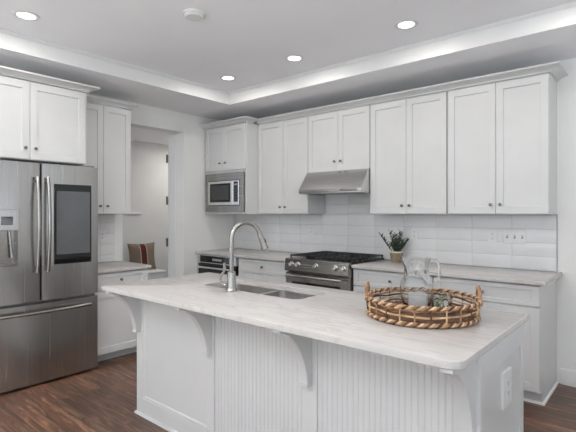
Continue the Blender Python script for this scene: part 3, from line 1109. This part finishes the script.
# built-in oven under the corner counter
t = thing('built_in_oven', 'black and stainless built-in oven under the corner counter', 'oven', (-4.18, 3.9, 0.125))
obj('body', MB().box(-4.528, -3.832, 3.60, 4.18, 0.1215, 0.878), M['black'], t)
f = obj('control_panel', MB().box(-4.529, -3.831, 3.562, 3.5995, 0.775, 0.880, 0.003), M['steel_h'], t)
p2 = obj('control_glass', MB().box(-4.49, -3.87, 3.559, 3.565, 0.787, 0.868, 0.001), M['glassblack'], f)
obj('display', MB().box(-4.25, -4.08, 3.5580, 3.560, 0.812, 0.838), M['display'], p2)
d_ = obj('door', MB().box(-4.529, -3.831, 3.562, 3.5995, 0.125, 0.768, 0.003), M['black'], t)
obj('window', MB().box(-4.45, -3.91, 3.5585, 3.564, 0.25, 0.66, 0.002), M['glassblack'], d_)
h = obj('handle', MB().tube([(-4.50, 3.52, 0.728), (-3.86, 3.52, 0.728)], 0.012, 12), M['bright'], d_)
for x in (-4.46, -3.90):
    obj('mount', MB().tube([(x, 3.52, 0.728), (x, 3.564, 0.728)], 0.009, 8), M['chrome'], h)


# ------------------------------------------------------------------ outlets and switches
def plate(label, face, u0, u1, z0, z1, kind, n=1, name='wall_outlet', group='white outlet plates', th=0.006):
    c = face.p((u0 + u1) / 2, 0, z0)
    t = thing(name, label, 'outlet' if kind == 'outlet' else 'switch', c, group)
    mb = MB()
    face.box(mb, u0, u1, 0.0002, th, z0, z1, 0.0015)
    obj('plate', mb, M['plastic'], t)
    w = (u1 - u0) / n
    zc = (z0 + z1) / 2
    for k in range(n):
        uc = u0 + w * (k + 0.5)
        if kind == 'outlet':
            for dz_ in (-0.021, 0.021):
                mb = MB()
                face.box(mb, uc - 0.016, uc + 0.016, th - 0.002, th + 0.0018, zc + dz_ - 0.014, zc + dz_ + 0.014, 0.0012)
                s = obj('socket', mb, M['plastic'], t)
                mb = MB()
                for du in (-0.0065, 0.0065):
                    face.box(mb, uc + du - 0.0012, uc + du + 0.0012, th + 0.0015, th + 0.0022, zc + dz_ - 0.003, zc + dz_ + 0.007)
                face.box(mb, uc - 0.002, uc + 0.002, th + 0.0015, th + 0.0022, zc + dz_ - 0.010, zc + dz_ - 0.006)
                obj('slots', mb, M['darkslot'], s)
        else:
            mb = MB()
            face.box(mb, uc - 0.006, uc + 0.006, th - 0.001, th + 0.001, zc - 0.013, zc + 0.013)
            s = obj('toggle_frame', mb, M['darkslot'], t)
            mb = MB()
            face.box(mb, uc - 0.0045, uc + 0.0045, th, th + 0.010, zc - 0.002, zc + 0.010, 0.001)
            obj('toggle', mb, M['plastic'], s)
    return t


fw = Face('-Y', W - 0.0078)
plate('white outlet plate on tile behind and right of the potted plant', fw, -1.968, -1.887, 1.130, 1.249, 'outlet')
plate('white outlet plate on tile directly left of the triple switch', fw, -1.228, -1.148, 1.131, 1.254, 'outlet')
plate('wide white triple switch plate on tile at the right end', fw, -1.098, -0.918, 1.131, 1.252, 'switch', 3, 'switch_plate', None)
plate('white outlet plate on tile just left of the range', fw, -3.262, -3.186, 1.135, 1.255, 'outlet')
plate('white outlet plate on tile behind the faucet neck', fw, -4.43, -4.355, 1.10, 1.22, 'outlet')
flo = Face('+X', LW + 0.0078)
plate('white outlet plate on tile right of the refrigerator', flo, 2.285, 2.36, 1.10, 1.215, 'outlet')
plate('large white outlet plate on the end panel of the island', Face('+X', IX1 - 0.0075), 1.965, 2.095, 0.585, 0.735, 'outlet', 1, th=0.014)

# ------------------------------------------------------------------ ceiling lights and smoke detector
LL = ['recessed ceiling light at far left above the refrigerator', 'recessed ceiling light nearest the right end of the cabinets',
      'recessed ceiling light in the middle, above the short hood cabinet', 'recessed ceiling light nearest the tray corner, above the microwave']
for k, (x, y) in enumerate(LAMP_SPOTS):
    t = thing('recessed_light', LL[k], 'ceiling light', (x, y, ZT), 'recessed ceiling lights')
    mb = MB().lathe([(0.086, -0.0002), (0.086, 0.004), (0.078, 0.007), (0.060, 0.006), (0.058, 0.0005)], (x, y, ZT), '-Z', 32)
    obj('trim_ring', mb, M['plastic'], t)
    obj('diffuser', MB().lathe([(0.0575, 0.0002), (0.0575, 0.0035), (0.02, 0.0045)], (x, y, ZT), '-Z', 28), M['lamp'], t)
t = thing('smoke_detector', 'round white smoke detector on the raised ceiling', 'smoke detector', (-2.507, 1.935, ZT))
obj('base', MB().lathe([(0.075, 0.0002), (0.075, 0.010), (0.070, 0.012)], (-2.507, 1.935, ZT), '-Z', 32), M['plastic'], t)
obj('cover', MB().lathe([(0.066, 0.011), (0.066, 0.024), (0.058, 0.032), (0.02, 0.034)], (-2.507, 1.935, ZT), '-Z', 32), M['plastic'], t)

# ------------------------------------------------------------------ potted plant
px_, py_ = -2.058, 4.085
t = thing('potted_plant', 'small green plant in a tan pot on the back counter', 'plant', (px_, py_, CT))
obj('pot', MB().lathe([(0.048, 0.0), (0.05, 0.003), (0.066, 0.088), (0.058, 0.088), (0.05, 0.078), (0.01, 0.078)], (px_, py_, CT), 'Z', 28), M['pot'], t)
obj('rim', MB().lathe([(0.0664, 0.091), (0.0700, 0.092), (0.0710, 0.103), (0.064, 0.104), (0.060, 0.088)], (px_, py_, CT), 'Z', 28, False, False), M['potrim'], t)
obj('soil', MB().lathe([(0.0585, 0.0785), (0.0585, 0.092), (0.01, 0.096)], (px_, py_, CT), 'Z', 20), M['soil'], t)
mb = MB()
ms = MB()
right = Vector((0.761, 0.649, 0))
deep = Vector((-0.649, 0.761, 0))
rng = random.Random(3)
stem_spec = [(-0.155, 0.0, 0.205), (-0.055, 0.02, 0.225), (-0.03, -0.02, 0.20), (0.0, 0.015, 0.21), (0.035, -0.01, 0.23), (0.055, 0.02, 0.215), (0.115, -0.01, 0.175), (0.085, 0.01, 0.15), (-0.06, -0.03, 0.15), (0.01, -0.04, 0.165), (-0.01, 0.0, 0.15), (0.04, -0.03, 0.14), (-0.04, 0.0, 0.17), (0.02, 0.02, 0.18), (0.06, -0.02, 0.17)]
for (dx, dy, h) in stem_spec:
    b0 = Vector((px_, py_, CT + 0.09)) + right * (dx * 0.25) + deep * (dy * 0.4)
    tip = Vector((px_, py_, CT + 0.09)) + right * dx + deep * dy + Vector((0, 0, (h - 0.09) * 1.5))
    mid = b0.lerp(tip, 0.5) - right * dx * 0.05
    P = [b0, b0.lerp(mid, 0.5), mid, mid.lerp(tip, 0.5), tip]
    ms.tube([tuple(p) for p in P], [0.0028, 0.0026, 0.0023, 0.002, 0.0014], 6)
    nl = 18
    for k in range(nl):
        f_ = 0.12 + 0.88 * k / (nl - 1)
        c = b0.lerp(tip, f_)
        ang = k * 2.4 + rng.random()
        out = Vector((math.cos(ang), math.sin(ang), 0.9 + 0.5 * rng.random())).normalized()
        L = 0.031 * (0.8 + 0.5 * rng.random())
        side = out.cross(Vector((0, 0, 1))).normalized()
        wv = 0.0085
        nrm = side.cross(out).normalized() * 0.0016
        q = [c, c + out * L * 0.35 + side * wv, c + out * L * 0.75 + side * wv * 0.8, c + out * L, c + out * L * 0.75 - side * wv * 0.8, c + out * L * 0.35 - side * wv]
        mb.loft([[tuple(v_ + nrm) for v_ in q], [tuple(v_ - nrm) for v_ in q]])
obj('stems', ms, M['leaf'], t)
obj('foliage', mb, M['leaf'], t, angle=60)

# ------------------------------------------------------------------ woven tray on the island
bx_, by_ = -0.882, 2.004
RB = 0.243
t = thing('wicker_tray', 'round woven rattan tray with two handles on the island', 'tray', (bx_, by_, CT))


def circ(r, z, n=120, f=None):
    out = []
    for i in range(n):
        a = 2 * PI * i / n
        rr, zz = (r, z) if f is None else f(a, r, z)
        out.append((bx_ + rr * math.cos(a), by_ + rr * math.sin(a), zz))
    return out


def braid(name, r, z, amp, rad, turns, n=300, strands=3):
    for s in range(strands):
        ph = 2 * PI * s / strands
        mb = MB().tube(circ(r, z, n, lambda a, r_, z_: (r_ + amp * math.cos(turns * a + ph), z_ + amp * math.sin(turns * a + ph))), rad, 6, closed=True)
        obj(name, mb, M[('rattan', 'rattan_l', 'rattan_d')[s]], t)


braid('base_rim', RB + 0.004, CT + 0.0125, 0.0062, 0.0052, 34)
braid('top_rim', RB + 0.010, CT + 0.085, 0.0056, 0.0046, 34)
for (k, z) in enumerate((0.031, 0.046, 0.060, 0.073)):
    ph = rng.random() * 6
    rad = 0.0040 + 0.0010 * rng.random()
    mb = MB().tube(circ(RB, CT + z, 200, lambda a, r_, z_: (r_ + 0.006 * math.cos(12 * a + PI * (k % 2)), z_ + 0.0032 * math.sin(3 * a + ph) + 0.0022 * math.sin(11 * a + ph * 2))), rad, 6, closed=True)
    obj('woven_strand', mb, M[('rattan_d', 'rattan_l', 'rattan_d', 'rattan')[k % 4]], t)
mb = MB()
for i in range(24):
    a = 2 * PI * i / 24 + 0.05
    ln = 0.02 * (rng.random() - 0.5)
    pts = []
    for (r_, z) in ((RB, 0.012), (RB + 0.007, 0.03), (RB + 0.009, 0.055), (RB + 0.008, 0.078)):
        aa = a + ln * (z / 0.08)
        pts.append((bx_ + r_ * math.cos(aa), by_ + r_ * math.sin(aa), CT + z))
    obj('stake', MB().tube(pts, 0.0036, 6), M[('rattan_l', 'rattan', 'rattan_d')[i % 3]], t)
mb = MB()
for k in range(14):
    r_ = 0.012 + k * (RB - 0.016) / 13
    mb.tube(circ(r_, CT + 0.0125, 90, lambda a, rr, zz: (rr, zz + 0.0018 * math.cos(10 * a + PI * (k % 2)))), 0.0098, 6, closed=True)
obj('woven_base', mb, M['rattan_d'], t)
for sg in (-1, 1):
    dirr = Vector((0.910, 0.415, 0)) * sg
    c = Vector((bx_, by_, CT)) + dirr * (RB + 0.008)
    tang = Vector((-dirr.y, dirr.x, 0))
    mb = MB()
    base_pts = []
    for k in range(25):
        a = PI * k / 24
        base_pts.append(c + tang * (0.052 * math.cos(a)) + Vector((0, 0, 0.070 + 0.072 * math.sin(a) ** 0.8)))
    for s in range(3):
        pts = []
        for k, p in enumerate(base_pts):
            an = k * 0.9 + 2 * PI * s / 3
            pts.append(tuple(p + dirr * (0.0045 * math.cos(an)) + Vector((0, 0, 0.0045 * math.sin(an)))))
        mb.tube(pts, 0.0048, 6)
    obj('handle', mb, M['rattan'], t)

# glass pitcher
gx, gy = -0.935, 2.068
gz = CT + 0.0252
t = thing('glass_pitcher', 'clear glass pitcher with loop handle standing in the woven tray', 'pitcher', (gx, gy, gz))
prof = [(0.05, 0.0), (0.060, 0.004), (0.069, 0.025), (0.077, 0.06), (0.079, 0.09), (0.075, 0.115), (0.066, 0.138), (0.0585, 0.155), (0.0565, 0.165), (0.0585, 0.175),
        (0.058, 0.188), (0.0595, 0.20), (0.0615, 0.215), (0.0655, 0.232), (0.067, 0.238)]
inner = [(0.0635, 0.2385), (0.061, 0.232), (0.0565, 0.215), (0.0540, 0.20), (0.0520, 0.188), (0.0525, 0.175), (0.0505, 0.165), (0.0525, 0.155), (0.060, 0.138), (0.0695, 0.115),
         (0.0740, 0.09), (0.0720, 0.06), (0.0645, 0.028), (0.056, 0.013), (0.02, 0.011)]
spd = Vector((-0.86, -0.5, 0)).normalized()


def glass_ring(r, h, seg=40):
    ring = []
    for i in range(seg):
        a = 2 * PI * i / seg
        v = Vector((math.cos(a), math.sin(a), 0))
        k = max(0.0, v.dot(spd)) ** 10
        lip = max(0.0, (h - 0.195) / 0.043)
        wob = 0.0016 * math.sin(6 * a + h * 40)
        rr = r + lip * k * 0.013 + wob * (1 if 0.02 < h < 0.2 else 0)
        ring.append((gx + v.x * rr, gy + v.y * rr, gz + h + lip * k * 0.006))
    return ring


mb = MB()
mb.loft([glass_ring(r, h) for (r, h) in prof + inner])
pb = obj('vessel', mb, M['glass'], t, angle=70)
hd = Vector((0.80, 0.60, 0)).normalized()
pts = []
for (s, z) in ((0.0605, 0.214), (0.074, 0.226), (0.092, 0.228), (0.108, 0.212), (0.114, 0.182), (0.110, 0.15), (0.098, 0.124), (0.080, 0.106)):
    pts.append(tuple(Vector((gx, gy, gz + z)) + hd * s))
obj('handle', MB().tube(pts, [0.008, 0.0075, 0.007, 0.0068, 0.0068, 0.0068, 0.007, 0.008], 12), M['glass'], t, angle=70)


def tumbler(label, x, y, rb, rt, h, ribs, m='glass'):
    t = thing('glass_tumbler', label, 'glass', (x, y, gz), 'glass tumblers in the tray')

    def ring(r, z, amp):
        return [(x + (r + amp * math.cos(ribs * 2 * PI * i / 48)) * math.cos(2 * PI * i / 48), y + (r + amp * math.cos(ribs * 2 * PI * i / 48)) * math.sin(2 * PI * i / 48), gz + z) for i in range(48)]
    mb = MB()
    mb.loft([ring(rb - 0.004, 0, 0), ring(rb, 0.003, 0.0008), ring(rb + (rt - rb) * 0.5, h * 0.5, 0.0012), ring(rt, h - 0.01, 0.0004), ring(rt, h, 0),
             ring(rt - 0.003, h, 0), ring(rb - 0.003 + (rt - rb) * 0.5, h * 0.5, 0), ring(rb - 0.004, 0.012, 0), ring(0.008, 0.010, 0)])
    obj('vessel', mb, M[m], t, angle=50)


tumbler('frosted ribbed glass tumbler in front of the pitcher in the tray', -0.872, 1.945, 0.040, 0.046, 0.085, 12, 'pressed')
tumbler('glass tumbler holding a green sprig, right of the pitcher', -0.795, 2.025, 0.040, 0.046, 0.085, 8)


def sprig(label, x, y, n, seed):
    r = random.Random(seed)
    mb = MB()
    mb.tube([(x - 0.012, y, gz + 0.014), (x, y + 0.004, gz + 0.05), (x + 0.01, y, gz + 0.075)], 0.0016, 6)
    for k in range(n):
        z = gz + 0.022 + 0.055 * k / n
        a = k * 2.4
        c = Vector((x - 0.012 + 0.022 * k / n, y, z))
        out = Vector((math.cos(a), math.sin(a), 0.35)).normalized()
        side = out.cross(Vector((0, 0, 1))).normalized()
        L = 0.017 + 0.006 * r.random()
        nm = side.cross(out).normalized() * 0.0008
        q = [c, c + out * L * 0.4 + side * 0.006, c + out * L, c + out * L * 0.4 - side * 0.006]
        mb.loft([[tuple(v + nm) for v in q], [tuple(v - nm) for v in q]])
    tag(obj('herb_sprig', mb, M['sprig'], None, (x, y, gz + 0.013), angle=60), label, 'herb')


sprig('small green herb sprig inside the tumbler right of the pitcher', -0.795, 2.025, 12, 5)
